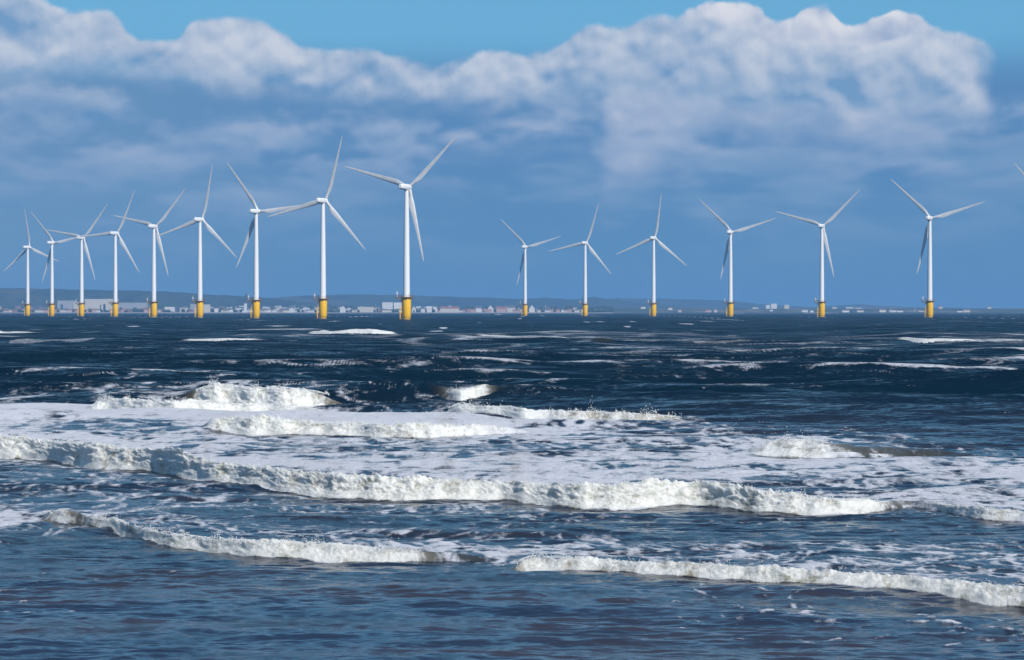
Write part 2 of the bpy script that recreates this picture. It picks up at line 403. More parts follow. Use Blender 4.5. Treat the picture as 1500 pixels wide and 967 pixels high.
# large irregular seas far out where single waves are finer than the mesh
far = sst(D, 150, 420)
dline = np.geomspace(20, 8000, 6000)
def dcoord(k, mul=5.0):
    """depth coordinate whose cells are D/k long but never finer than the rows can carry"""
    cell = np.maximum(dline/k, mul*dline*dline/(F*CH)*0.8)
    c_ = np.concatenate([[0], np.cumsum(np.diff(dline)/((cell[1:]+cell[:-1])/2))])
    return np.interp(D, dline, c_)
dcA, dcB = dcoord(40, 7.0), dcoord(90, 4.0)
Z += far*(0.60*perlin(XX/34.0, dcA, 301)+0.28*perlin(XX/13.0, dcB, 302))*(1.0-0.45*sst(D, 1200, 5000))
ZA = Z.copy()
# breakers
foamB = np.zeros_like(D); brown = np.zeros_like(D); front = np.zeros_like(D)
supp = np.ones_like(D); ahead = np.zeros_like(D); ZB = np.zeros_like(D); DY = np.zeros_like(D); gap = np.zeros_like(D)
for (Db, wd, H, f), b in zip(atb, BR):
    s = D-Db; t = s/wd
    far_ok = H > 1e-3
    fe = 0.30*np.clip(Db/60.0, 0.8, 4)*(perlin(XX/(1.1*np.clip(Db/60, .8, 4)), D*0+b.x0, 410)+0.6*perlin(XX/(0.3*np.clip(Db/60, .8, 4)), D*0+b.x0, 411)+0.2)*(f > 0.3)
    fr = np.clip(t, 0, 1)
    prof = np.sin(fr*np.pi/2)**1.15
    prof = np.where(t > 1, np.exp(-np.maximum(s-wd, 0)/np.maximum(np.maximum(b.back*H, 0.3), 2.0*spac)), prof)
    prof = np.where(t < 0, 0, prof)
    # slight trough ahead
    tr = -0.10*np.exp(-((s+0.9*wd)/(1.2*wd))**2)*(t < 0)
    Hj = H*(1-0.55*(Db > 300))*np.where(Db > 300, np.clip(1+0.7*perlin(XX/9.0, D*0+b.x0, 430)+0.4*perlin(XX/3.0, D*0+b.x0, 431), 0.1, 1.6), 1)*(1 + b.j*b.lump*(1-0.6*sst(Db, 180, 300))*np.clip(prof, 0, 1)**3*np.clip(f, 0.15, 1))
    z = Hj*(prof+tr*(t < 0))*far_ok
    L = b.lump
    inf = np.where((t > -0.02) & (s < wd+2.5*H), 1.0, 0.0)*far_ok*f
    sc = np.clip(Db/60.0, 0.8, 5.0)
    q = D*0.6+prof*H*1.1
    lumps = (0.15*perlin(XX/(0.55*sc), q/(0.40*sc), 401) + 0.13*perlin(XX/(0.24*sc), q/(0.20*sc), 402) + 0.07*perlin(XX/(0.11*sc), q/(0.09*sc), 404) + 0.03*perlin(XX/(0.055*sc), q/(0.05*sc), 405) + 0.30*perlin(XX/(2.2*sc), q/(1.6*sc), 403)*L)*inf*np.clip(H, 0, 1.0)*np.clip(prof*2.2, 0, 1)*(1-0.85*sst(Db, 180, 300))
    z = z + lumps*0.55
    holes = 2.2*lumps/np.maximum(np.clip(H, 0, 1.0), 0.05) + 0.55*perlin(XX/(0.09*sc), q/(0.16*sc), 406) + 0.5*perlin(XX/(0.3*sc), q/(0.5*sc), 407)
    fcut = np.clip(0.88 + 0.45*holes - 0.10*prof, 0.2, 1.0)
    fcut = np.where(Db > 250, np.clip(0.62+1.1*perlin(XX/8.0, dcB*0.7, 408)+0.7*perlin(XX/2.5, dcB, 409), 0.1, 0.95), fcut)
    DY = DY - lumps*1.1
    ZB = np.where(np.abs(z) > np.abs(ZB), z, ZB)
    onf = sst(s+fe*np.clip(H*1.5, 0, 1), -0.12, 0.10)*(s < wd+0.9*H+0.1)*far_ok
    tail = np.exp(-np.maximum(s-wd-0.9*H, 0)/np.maximum(3.5*H, .1))*(t > 0)*far_ok
    foamB = np.maximum(foamB, np.maximum(onf*fcut, tail*0.7)*f)
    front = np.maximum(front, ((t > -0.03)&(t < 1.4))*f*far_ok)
    gap = np.maximum(gap, ((t > 0)&(t < 1.4))*f*far_ok*(Db < 250))
    fc = ((t > 0.0) & (t < 1.15))*far_ok*(1-f)
    brown = np.maximum(brown, np.clip(fc + 0.25*((t>-0.3)&(t<=0))*far_ok*np.clip(H*2,0,1), 0, 1)*min(b.brown, 1.0)*np.clip(H*3.5, 0, 1))
    hasH = np.clip(H*3, 0, 1)
    ahead = np.maximum(ahead, ((t <= -0.03) & (s > -(0.5+H*1.2)))*hasH)
    supp = np.minimum(supp, 1-((t > 0.25) & (t < 1.1))*(1-f)*hasH*0.9)
Z = ZA*(1-0.7*np.clip(ZB*2, 0, 1)) + ZB
# foam lying on the water
cov = table(PXG, Y)
# break table's smoothness up a little
wx = XX + 0.8*perlin(XX/3.0, D/3.0, 500); wy = D + 1.6*perlin(XX/3.0, D/3.0, 501) + 2.5*ZA*np.clip(D/120.0, 0.5, 2.0)
fs = np.clip(D/70.0, 0.7, 9.0)
lod = np.log2(np.clip(D/45.0, 1, 64)); l0 = np.floor(lod); lf = lod-l0
def lace_at(level):
    res = np.zeros_like(D)
    for v in np.unique(level):
        m = level == v
        sc = 2.0**v
        x_, y_, sp_ = wx[m], wy[m], spac[m]
        fd = lambda ly: sst(ly*sc/sp_, 0.8, 2.2)
        r1 = (1-np.abs(perlin(x_/(1.4*sc), y_/(1.7*sc), 510))*2.4-0.42)
        r2 = (1-np.abs(perlin(x_/(0.55*sc), y_/(0.7*sc), 511))*2.4-0.42)*fd(0.7)
        n1 = perlin(x_/(5.0*sc), y_/(5.0*sc), 512)
        n2_ = perlin(x_/(0.22*sc), y_/(0.42*sc), 513)*fd(0.42)
        res[m] = 0.5+0.28*r1+0.24*r2+0.30*n1+0.26*n2_
    return res
nz = lace_at(l0)*(1-lf)+lace_at(l0+1)*lf
slope_aid = np.clip(ZA*0.4, -0.2, 0.22)*sst(D, 100, 200)
surf = sst(Y, 572, 600)*(1-sst(Y, 715, 760))
near_ = sst(Y, 785, 800)*(1-sst(Y, 862, 885))
cv = np.clip(cov*(1.04+0.075*surf+0.22*near_) + 0.08*perlin(XX/(14*fs), D/(10*fs), 521), 0.01, 0.99)
cv = np.where(Y > 800, cv*0.9-0.07*sst(Y, 850, 900), cv)
cv = np.clip(cv - 0.07*sst(D, 180, 300), 0.004, 0.99)
T = 0.50 - 0.21*np.log(cv/(1-cv))*(0.6+1.0*np.clip(cv-0.4, 0, 0.4)/0.3)
q_ = nz + slope_aid - T
foamS = sst(q_, -0.12, 0.22)*(0.50+0.42*sst(q_, 0.0, 0.6))
rd = 1-np.abs(perlin(wx/(2.6*fs)+0.25*wy/(2.0*fs), wy/(1.6*fs), 530))*3.0
rd2 = 1-np.abs(perlin(wx/(1.1*fs), wy/(0.9*fs), 531))*3.0
rd = np.where(D > 230, rd*(1-sst(D, 230, 300)), rd); rd2 = rd2*(1-sst(D, 180, 260))
rd3 = (1-np.abs(perlin(XX/20.0+0.3*dcA, dcoord(60, 4.5)+7, 540))*3.4)*sst(D, 200, 290)
wsp = sst(rd, 0.45, 0.95)*0.30+sst(rd2, 0.5, 0.95)*0.22+sst(rd3, 0.35, 0.95)*0.30
foamS = np.maximum(foamS, (wsp*sst(perlin(wx/(9*fs), wy/(6*fs), 532)+cov*1.4, 0.15, 0.6)+0.12*(wsp > 0.05))*sst(cov, 0.08, 0.3))
foamS *= supp*(1-0.75*ahead)
# whitecaps far out
wc = perlin(XX/14.0, dcoord(90, 4.0)+31, 600)*0.7+perlin(XX/5.0, dcoord(200, 3.0)+17, 601)*0.5
foamS = np.maximum(foamS, sst(wc, 0.50, 0.66)*sst(D, 250, 500)*0.65)
foam = np.clip(np.maximum(foamS, foamB), 0, 1)
Z += 0.05*foamS*(nz-0.3)*(1-sst(D, 100, 400))
Z *= (1-sst(D, 5200, 7000))
turb = sst(Y, 570, 640)*0.5+sst(Y, 780, 900)*0.5
fin = dict(gap=gap, foam=foam, front=front*np.clip(foamB*1.6, 0, 1), brown=brown, turb=turb)

m, n, b = new_mat('sea_water')
def attr(nm):
    a = n.add('ShaderNodeAttribute'); a.attribute_name = nm; return a.outputs['Fac']
geo = n.add('ShaderNodeNewGeometry'); pos = geo.outputs['Position']
af, afr, ab, at_ = attr('foam'), attr('front'), attr('brown'), attr('turb')
sp = n.add('ShaderNodeSeparateXYZ'); n.put(sp.inputs[0], pos)
fn = n.noise(pos, 2.2, 6, 0.65)
fn2 = n.noise(pos, 9.0, 4, 0.6)
ff = n.m('ADD', af, n.m('MULTIPLY', n.m('SUBTRACT', fn, 0.5), 1.0))
ff = n.m('ADD', ff, n.m('MULTIPLY', n.m('SUBTRACT', fn2, 0.5), 0.6))
fn3 = n.noise(n.vm('MULTIPLY', pos, (1.8, 0.60, 1.0)), 1.0, 6, 0.72)
ff = n.m('ADD', ff, n.m('MULTIPLY', n.m('MULTIPLY', n.m('SUBTRACT', fn3, 0.5), 2.6), n.m('MULTIPLY_ADD', at_, 0.8, 0.25)))
foamf = n.m('MULTIPLY', n.ss(ff, 0.22, 0.86), n.ss(af, 0.02, 0.15))
deep = n.mix(n.noise(pos, 0.02, 3, 0.5), (0.002, 0.011, 0.024, 1), (0.003, 0.017, 0.032, 1))
shal = n.mix(n.ss(n.noise(n.vm('MULTIPLY', pos, (0.12, 0.5, 0.5)), 1.0, 4, 0.6), 0.38, 0.62), (0.017, 0.031, 0.060, 1), (0.038, 0.037, 0.050, 1))
wc_ = n.mix(at_, deep, shal)
wc_ = n.mix(n.m('MULTIPLY', ab, 0.75), wc_, (0.045, 0.038, 0.020, 1))
wc_ = n.mix(attr('gap'), wc_, (0.24, 0.225, 0.17, 1))
fcol = n.mix(n.ss(n.noise(pos, 3.2, 5, 0.6), 0.3, 0.7), (0.90, 0.89, 0.85, 1), (0.76, 0.77, 0.74, 1))
fcol = n.mix(n.m('MULTIPLY', n.ss(n.noise(pos, 1.6, 4, 0.6), 0.5, 0.72), 0.4), fcol, (0.50, 0.50, 0.40, 1))
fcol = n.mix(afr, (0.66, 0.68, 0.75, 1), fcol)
# normal: small wavelets as a slope field
def slopes(scale, amt, stretch=(1, 1, 1)):
    c_ = n.noise(n.vm('MULTIPLY', pos, stretch), scale, 3, 0.55, 'Color')
    return n.vm('MULTIPLY', n.vm('SUBTRACT', c_, (0.5, 0.5, 0.5)), amt)
nn = n.vm('ADD', geo.outputs['Normal'], slopes(2.4, (0.5, 0.9, 0.0), (0.6, 1.3, 1)))
nn = n.vm('ADD', nn, slopes(8.0, (0.35, 0.55, 0.0), (0.5, 1.5, 1)))
nn = n.vm('ADD', nn, slopes(0.35, (0.4, 0.9, 0.0), (0.6, 1.3, 1)))
nn = n.vm('ADD', nn, slopes(0.06, (0.2, 0.45, 0.0), (0.5, 1.0, 1)))
bias = n.ss(sp.outputs[1], 40.0, 180.0, 0.0, -0.26)
nn = n.vm('NORMALIZE', n.vm('ADD', nn, n.comb(0.0, bias, 0.0)))
n.put(b.inputs['Base Color'], wc_); n.put(b.inputs['Normal'], nn)
b.inputs['Roughness'].default_value = 0.16; b.inputs['IOR'].default_value = 1.33
n.put(b.inputs['Specular IOR Level'], n.m('MULTIPLY_ADD', at_, 0.53, 0.04))
fb = n.add('ShaderNodeBsdfPrincipled'); n.put(fb.inputs['Base Color'], fcol); fb.inputs['Roughness'].default_value = 0.9
fb.inputs['Specular IOR Level'].default_value = 0.1
fb.inputs['Subsurface Weight'].default_value = 0.6; fb.inputs['Subsurface Radius'].default_value = (1.0, 1.0, 1.0); fb.inputs['Subsurface Scale'].default_value = 0.12
bp = n.add('ShaderNodeBump'); bp.inputs['Strength'].default_value = 1.0; bp.inputs['Distance'].default_value = 0.16
n.put(bp.inputs['Height'], n.m('MULTIPLY_ADD', fn3, 0.9, n.noise(pos, 6.0, 6, 0.75))); n.put(fb.inputs['Normal'], bp.outputs[0])
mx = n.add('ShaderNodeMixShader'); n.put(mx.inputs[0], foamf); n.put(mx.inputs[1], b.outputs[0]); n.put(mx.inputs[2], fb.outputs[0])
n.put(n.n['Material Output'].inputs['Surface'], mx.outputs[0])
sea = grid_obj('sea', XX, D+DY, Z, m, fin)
tag(sea, 'rough dark blue sea with white breakers rolling towards the beach', 'sea', kind='structure')
del XX, Z, ZA, ZB, foamB, foamS, nz, wx, wy, lod, l0, lf

# ------------------------------------------------------------------ spray torn off the breaking crests
sx, sy, sz, sr = [], [], [], []
r2 = np.random.default_rng(11)
for b, cnt in zip(BR[:9], (11000, 4200, 4800, 3000, 2600, 3000, 1500, 500, 1500)):
    p = r2.uniform(b.x0, b.x1, cnt)
    Db, wd, H, f = b.at(p)
    clump = np.clip(0.35+1.6*perlin(p/14.0, p*0+b.x0, 420)+0.8*perlin(p/4.5, p*0+b.x0, 421), 0, 1.6)
    hgt = r2.exponential(0.045, cnt)*np.clip(Db/60, 0.8, 1.8)*clump
    k_ = (f > 0.55) & (H > 0.12)
    tt = r2.uniform(0.65, 1.25, cnt)
    zb = H*np.sin(np.clip(tt, 0, 1)*np.pi/2)**1.15
    d_ = Db+wd*tt
    sx += list((((p-PX0)/F)*d_)[k_]); sy += list((d_-0.05)[k_]); sz += list((zb*0.93+hgt)[k_]); sr += list((r2.uniform(0.004, 0.014, cnt)*np.clip(Db/60, 0.8, 1.8))[k_])
sx, sy, sz, sr = map(np.array, (sx, sy, sz, sr)); M_ = len(sx)
tet = np.array([(1, 1, 1), (1, -1, -1), (-1, 1, -1), (-1, -1, 1)], float)*0.7
vv = np.stack([sx, sy, sz], -1)[:, None, :] + tet[None]*sr[:, None, None]*r2.uniform(0.6, 1.4, (M_, 4, 1))
me = bpy.data.meshes.new('spray'); me.vertices.add(M_*4); me.vertices.foreach_set('co', vv.astype(np.float32).ravel())
tf = (np.array([(0, 1, 2), (0, 3, 1), (0, 2, 3), (1, 3, 2)])[None]+np.arange(M_)[:, None, None]*4).reshape(-1)
me.loops.add(len(tf)); me.polygons.add(len(tf)//3); me.loops.foreach_set('vertex_index', tf.astype(np.int32))
me.polygons.foreach_set('loop_start', np.arange(0, len(tf), 3, dtype=np.int32)); me.update(calc_edges=True)
mspr, n, b = new_mat('spray_drops'); t = n.add('ShaderNodeTexCoord')
n.put(b.inputs['Base Color'], n.mix(n.noise(t.outputs['Object'], 2.0, 3, 0.5), (0.92, 0.92, 0.90, 1), (0.80, 0.82, 0.84, 1))); b.inputs['Roughness'].default_value = 0.5
me.materials.append(mspr)
tag(link(bpy.data.objects.new('sea_spray', me)), 'white spray thrown up along the breaking crests', 'spray', kind='stuff')

# ------------------------------------------------------------------ wet beach under and behind the viewer
bx, by = np.meshgrid(np.linspace(-220, 220, 90), np.linspace(-160, 33, 70))
bz = np.where(by > 0, -0.35*(by/29)-0.03, 0.02*(-by)) + 0.05*fbm(bx/8, by/8, 3, 31)
ms, n, b = new_mat('wet_sand'); t = n.add('ShaderNodeTexCoord')
n.put(b.inputs['Base Color'], n.mix(n.noise(t.outputs['Object'], 0.6, 6, 0.6), (0.20, 0.15, 0.10, 1), (0.30, 0.24, 0.17, 1))); b.inputs['Roughness'].default_value = 0.35
tag(grid_obj('beach', bx, by, bz, ms), 'wet brown sand beach at the water edge', 'beach', kind='structure')

# ------------------------------------------------------------------ far land
def zof(y, d): return CH + (YH-y)*d/F
def xof(px, d): return (px-PX0)/F*d
def land_z(x, d):
    rise = sst(np.asarray(d, float), 7190, 7330)*3.2 + sst(np.asarray(d, float), 7400, 8600)*13
    return rise + 1.2*fbm(np.asarray(x)/160.0, np.asarray(d)/160.0, 3, 41)*sst(np.asarray(d, float), 7250, 7600)
def land_mat(name, cols, scale):
    m, n, b = new_mat(name); g = n.add('ShaderNodeNewGeometry')
    v = n.vm('MULTIPLY', g.outputs['Position'], (1.0, 0.45, 2.0))
    vo = n.add('ShaderNodeTexVoronoi'); n.put(vo.inputs['Vector'], v); vo.inputs['Scale'].default_value = scale
    sx = n.add('ShaderNodeSeparateColor'); n.put(sx.inputs[0], vo.outputs['Color'])
    c = n.mix(n.ss(sx.outputs[0], 0.35, 0.6), (*cols[0], 1), (*cols[1], 1))
    c = n.mix(n.ss(sx.outputs[1], 0.7, 0.85), c, (*cols[2], 1))
    c = n.mix(n.ss(n.noise(v, scale*2.2, 6, 0.65), 0.52, 0.62), c, (*cols[3], 1))
    n.put(b.inputs['Base Color'], c); b.inputs['Roughness'].default_value = 0.95
    b.inputs['Specular IOR Level'].default_value = 0.1
    return m
mplain = land_mat('coastal_ground', [(0.05, 0.07, 0.045), (0.09, 0.10, 0.07), (0.24, 0.21, 0.18), (0.03, 0.045, 0.03)], 0.012)
mhill = land_mat('hill_fields', [(0.035, 0.055, 0.04), (0.05, 0.07, 0.045), (0.09, 0.085, 0.06), (0.022, 0.035, 0.03)], 0.004)
gx, gy = np.meshgrid(np.linspace(-7600, 7600, 500), np.concatenate([np.linspace(7150, 7350, 20), np.linspace(7380, 9000, 60), np.linspace(9100, 15000, 30)]))
gz = land_z(gx, gy) - 0.6*(1-sst(gy, 7150, 7200))
tag(grid_obj('far_shore', gx, gy, gz, mplain), 'low green and brown coastal land beyond the sea', 'land', kind='structure')
# pale sand strip along the foot of the shore
sx_, sy_ = np.meshgrid(np.linspace(xof(-200, 7200), xof(900, 7200), 300), np.linspace(7172, 7262, 8))
szz = land_z(sx_, sy_) + 0.5 + 1.3*sst(sy_, 7185, 7250)*np.clip(0.6+fbm(sx_/130, sx_*0, 3, 43)*1.4, 0, 1)
msand = paint('dune_sand', (0.42, 0.37, 0.32), 0.9, 0.3, 0.02)
tag(grid_obj('far_beach', sx_, sy_, szz, msand), 'pale strip of sand along the far shore', 'beach', kind='structure')
def ridge(name, d, prof, depth, amp, seed, label):
    pr = np.array(prof, float)
    px = np.linspace(pr[0, 0], pr[-1, 0], 700)
    yy = np.interp(px, pr[:, 0], pr[:, 1]) + amp*fbm(px/28.0, px*0+seed, 5, seed, 0.6)
    Hh = np.maximum(zof(yy, d), 0)
    t = np.linspace(-1, 1, 46)
    X = np.empty((46, 700)); Yy = np.empty_like(X); Zz = np.empty_like(X)
    for i, a in enumerate(t):
        dd = d + a*depth
        X[i] = xof(px, d); Yy[i] = dd + 0*px
        sh = math.cos(a*math.pi/2)**0.9 if a < 0 else math.cos(a*math.pi/2)
        Zz[i] = Hh*sh*(1+0.10*fbm(X[i]/300.0, Yy[i]/200.0, 4, seed+5)*(1-abs(sh)**6)) - 4*(1-sh)
    tag(grid_obj(name, X, Yy, Zz, mhill), label, 'hills', kind='structure')
ridge('hills', 9900, [(-900,430),(-300,424),(0,422),(100,424),(200,426),(260,428),(300,431),(360,434),(400,437),(440,442),(520,448),(600,452),(700,457)], 900, 2.0, 51, 'low wooded hills behind the town at the left')
ridge('hills', 12200, [(250,452),(330,443),(400,436),(450,433),(500,431),(560,432),(640,434),(700,436),(765,438),(800,436),(840,439),(870,435),(905,440),(960,446),(1050,452)], 700, 1.2, 61, 'dark blue hill ridge behind the middle turbines')
ridge('hills', 14500, [(700,452),(780,442),(850,438),(900,437),(960,437.5),(1000,438),(1060,440),(1100,444),(1150,448),(1190,450),(1230,447),(1260,446),(1330,450),(1400,451),(1450,453),(1500,456),(1700,456),(2300,450)], 400, 0.9, 71, 'faint distant hills trailing off to the right')

# tree belts on the far shore: nobody could count them
def woods():
    vs_, fs_ = [], []
    rr = random.Random(8)
    for k in range(2600):
        px = rr.uniform(-150, 900)
        d = rr.choice([7420, 7600, 7900, 8300, 8600]) + rr.uniform(-60, 60)
        if math.sin(px/23.0+d) + math.sin(px/61.0+d*0.01) < 0.0: continue
        x = xof(px, d); z0 = float(land_z(x, d)); h = rr.uniform(5, 11); r = h*rr.uniform(0.45, 0.8)
        i0 = len(vs_); N = 6
        for q, (zz, rr_) in enumerate(((0.0, 0.45), (0.35, 1.0), (0.75, 0.75))):
            for s in range(N):
                a = s/N*6.283+q*0.5; j = rr.uniform(0.75, 1.2)
                vs_.append((x+math.cos(a)*r*rr_*j, d+math.sin(a)*r*rr_*j, z0-0.5+h*zz*rr.uniform(0.9, 1.1)))
        vs_.append((x, d, z0+h))
        for q in range(2):
            for s in range(N):
                s2 = (s+1) % N
                fs_.append((i0+q*N+s, i0+q*N+s2, i0+q*N+N+s2, i0+q*N+N+s))
        for s in range(N): fs_.append((i0+2*N+s, i0+2*N+(s+1) % N, i0+3*N))
    return vs_, fs_
mtree = paint('tree_foliage', (0.05, 0.075, 0.035), 0.9, 0.4, 0.05, spec=0.1)
v_, f_ = woods()
tag(mesh_obj('distant_woodland', v_, f_, mtree), 'dark belts of trees among the houses on the far shore', 'woodland', kind='stuff')

# ------------------------------------------------------------------ town
WALLS = {'white': (0.74, 0.73, 0.72), 'cream': (0.62, 0.58, 0.50), 'grey': (0.38, 0.38, 0.40), 'brick': (0.36, 0.19, 0.14), 'pink': (0.52, 0.36, 0.32), 'dark': (0.07, 0.09, 0.13)}
ROOFS = {'slate': (0.13, 0.13, 0.15), 'red': (0.30, 0.13, 0.09), 'pale': (0.60, 0.60, 0.60), 'dark': (0.06, 0.07, 0.10)}
mw = {k: paint('wall_'+k, v, 0.8, 0.2, 0.3) for k, v in WALLS.items()}
mr = {k: paint('roof_'+k, v, 0.7, 0.25, 0.4) for k, v in ROOFS.items()}
mglass = paint('dark_glazing', (0.03, 0.04, 0.06), 0.2, 0.1, 1.0)
TPX = [41, 77, 120, 170, 226, 294, 377, 474, 597, 770, 858, 958, 1071, 1205, 1363]
ORD = ['first', 'second', 'third', 'fourth', 'fifth', 'sixth', 'seventh', 'eighth', 'ninth', 'tenth', 'eleventh', 'twelfth', 'thirteenth', 'fourteenth', 'fifteenth']
def where(px):
    k = sum(1 for t in TPX if t < px)
    if k == 0: return 'left of every turbine'
    if k >= 15: return 'right of the fifteenth turbine'
    return 'between turbines %s and %s' % (ORD[k-1], ORD[k])
def box_mesh(name, x0, x1, y0, y1, z0, z1, mat, parent):
    v = [(x0,y0,z0),(x1,y0,z0),(x1,y1,z0),(x0,y1,z0),(x0,y0,z1),(x1,y0,z1),(x1,y1,z1),(x0,y1,z1)]
    f = [(0,3,2,1),(4,5,6,7),(0,1,5,4),(1,2,6,5),(2,3,7,6),(3,0,4,7)]
    return mesh_obj(name, v, f, mat, parent)
def building(px0, px1, ytop, d, wall, roof, form, name, label, cat='building', group=None, rh=0.35, dep=None):
    """a building whose front spans px0..px1 and whose top reaches ytop; form: gable (ridge along x), end (gable facing), flat"""
    x0, x1 = xof(px0, d), xof(px1, d); wdt = x1-x0; dep = dep or min(max(wdt*0.7, 8), 24)
    zg = float(land_z((x0+x1)/2, d)); zt = max(zof(ytop, d)-zg, 3.0)
    e = bpy.data.objects.new(name, None); e.location = ((x0+x1)/2, d, zg); link(e)
    tag(e, label, cat, group)
    hw = wdt/2
    if form == 'flat':
        box_mesh('wall', -hw, hw, 0, dep, -2, zt-0.9, mw[wall], e)
        box_mesh('roof', -hw-0.3, hw+0.3, -0.3, dep+0.3, zt-0.9, zt, mr[roof], e)
    else:
        h = zt*(1-rh)
        box_mesh('wall', -hw, hw, 0, dep, -2, h, mw[wall], e)
        o = 0.4
        if form == 'gable':
            v = [(-hw-o,-o,h),(hw+o,-o,h),(hw+o,dep+o,h),(-hw-o,dep+o,h),(-hw-o,dep/2,zt),(hw+o,dep/2,zt)]
            f = [(0,1,5,4),(2,3,4,5),(0,4,3),(1,2,5),(0,3,2,1)]
            rf = mesh_obj('roof', v, f, mr[roof], e)
            if cat == 'house':
                cx = hw*0.6; box_mesh('chimney', cx-0.6, cx+0.6, dep/2-0.6, dep/2+0.6, zt-1.0, zt+1.2, mw['brick'], rf)
        else:
            v = [(-hw,-o,h),(hw,-o,h),(hw,dep+o,h),(-hw,dep+o,h),(0,-o,zt),(0,dep+o,zt)]
            f = [(0,1,4),(1,2,5,4),(2,3,5),(3,0,4,5),(0,3,2,1)]
            mesh_obj('roof', v, f, mw[wall] if wall == 'white' else mr[roof], e)
    return e
d0 = 7360
# the big works behind the third and fourth turbines
ps = building(124, 169, 438, 7600, 'cream', 'pale', 'flat', 'power_station', 'large pale blocky power station standing tall behind the third and fourth turbines from the left', 'power station', dep=60)
for (a, b_, h0, h1) in ((151.5, 154.5, 2, 24), (146.8, 148.2, 8, 22), (130, 131, 3, 14)):
    xa, xb = xof(a, 7600)-ps.location.x, xof(b_, 7600)-ps.location.x
    box_mesh('window', xa, xb, -0.6, 0.2, h0, h1, mglass, ps)
building(108, 123.5, 442, 7620, 'cream', 'pale', 'flat', 'turbine_hall', 'pale lower hall adjoining the left end of the power station', 'industrial hall', dep=40)
building(84, 107.5, 440.5, 7900, 'grey', 'pale', 'flat', 'long_shed', 'long low shed with a pale roof, left of the power station', 'shed', dep=40)
building(170, 215, 443.6, 8000, 'grey', 'pale', 'flat', 'long_shed', 'long low shed with a pale roof, right of the power station', 'shed', dep=40)
building(88.6, 91.5, 446, d0, 'dark', 'dark', 'flat', 'dark_block', 'narrow dark block between pink houses left of the third turbine', 'building')
building(256.5, 262.5, 446.5, d0, 'dark', 'dark', 'flat', 'dark_block', 'square dark blue block midway between the fifth and sixth turbines', 'building')
building(241, 255.5, 449.5, d0+30, 'white', 'pale', 'flat', 'long_shed', 'white low shed just left of the square dark block', 'shed')
building(263.5, 278, 451, d0+30, 'cream', 'pale', 'flat', 'long_shed', 'cream low shed just right of the square dark block', 'shed')
building(279, 291, 445.5, d0, 'grey', 'pale', 'flat', 'warehouse', 'grey warehouse touching the left side of the sixth turbine', 'warehouse')
building(298, 307.5, 446, d0, 'cream', 'pale', 'flat', 'warehouse', 'pale cube warehouse just right of the sixth turbine', 'warehouse')
building(314, 319.5, 452, d0, 'white', 'pale', 'gable', 'shore_building', 'small white shed, first one right of the pale cube warehouse', 'shed')
building(324, 328, 453, d0, 'white', 'slate', 'gable', 'shore_building', 'tiny white shed midway between the pale cube warehouse and the tall dark stack', 'shed')
building(336, 341, 452, d0, 'white', 'slate', 'gable', 'shore_building', 'white shed with slate roof left of the tall dark stack', 'shed')
building(357.5, 361.5, 444.5, d0, 'white', 'pale', 'flat', 'shore_building', 'bright white block at the foot of the tall dark stack', 'building')
building(423, 431, 451, 7290, 'white', 'pale', 'end', 'gabled_hall', 'bright white gabled hall at the water edge left of the eighth turbine', 'hall', rh=0.4)
building(498, 506, 448.5, 7290, 'white', 'pale', 'end', 'gabled_hall', 'bright white gabled hall at the water edge right of the eighth turbine', 'hall', rh=0.4)
building(524, 547, 449.5, d0, 'cream', 'pale', 'flat', 'terrace', 'long pale flat-roofed terrace between the eighth and ninth turbines', 'terrace')
building(560, 575, 442.8, 7700, 'white', 'pale', 'flat', 'terrace', 'white upper terrace high behind the shore left of the ninth turbine', 'terrace')
building(577, 588, 443.2, 7720, 'white', 'pale', 'gable', 'terrace', 'white terrace touching the left side of the ninth turbine', 'terrace')
building(603.5, 609, 449, d0, 'white', 'pale', 'end', 'shore_building', 'white gabled building just right of the ninth turbine', 'building', rh=0.4)
building(617, 622.5, 450, d0, 'white', 'slate', 'gable', 'shore_building', 'small white building with slate roof, second right of the ninth turbine', 'building')
building(625, 632.5, 448.8, d0, 'white', 'pale', 'gable', 'shore_building', 'white pale-roofed building, third right of the ninth turbine', 'building')
building(634, 640.5, 449.2, d0, 'white', 'pale', 'end', 'shore_building', 'white gabled building, left of the long cream hotel', 'building')
building(645, 672.5, 449, d0, 'cream', 'red', 'gable', 'hotel', 'long cream hotel with red roof on the shore right of the ninth turbine', 'hotel', dep=16)
building(697, 705.5, 448.5, d0, 'white', 'slate', 'gable', 'shore_building', 'white slate-roofed house right of the long cream hotel', 'building')
building(714.5, 722.5, 447.6, d0, 'white', 'pale', 'end', 'chapel', 'white gabled chapel midway between the ninth and tenth turbines', 'chapel', rh=0.45)
building(727, 742, 449, d0, 'pink', 'red', 'gable', 'terrace', 'pink terrace with red roof right of the white chapel', 'terrace')
building(743, 755, 447.6, d0, 'cream', 'slate', 'gable', 'terrace', 'cream slate-roofed terrace left of the tenth turbine', 'terrace')
building(775, 783.5, 447, 7290, 'white', 'slate', 'end', 'gabled_hall', 'tall white gabled hall just right of the tenth turbine', 'hall', rh=0.5)
building(798, 806, 450, d0, 'cream', 'slate', 'gable', 'church', 'small cream church right of the tall white hall past the tenth turbine', 'church')
building(822, 826, 453.5, 7290, 'white', 'slate', 'end', 'shore_building', 'tiny white hut near the end of the pale far beach', 'hut')
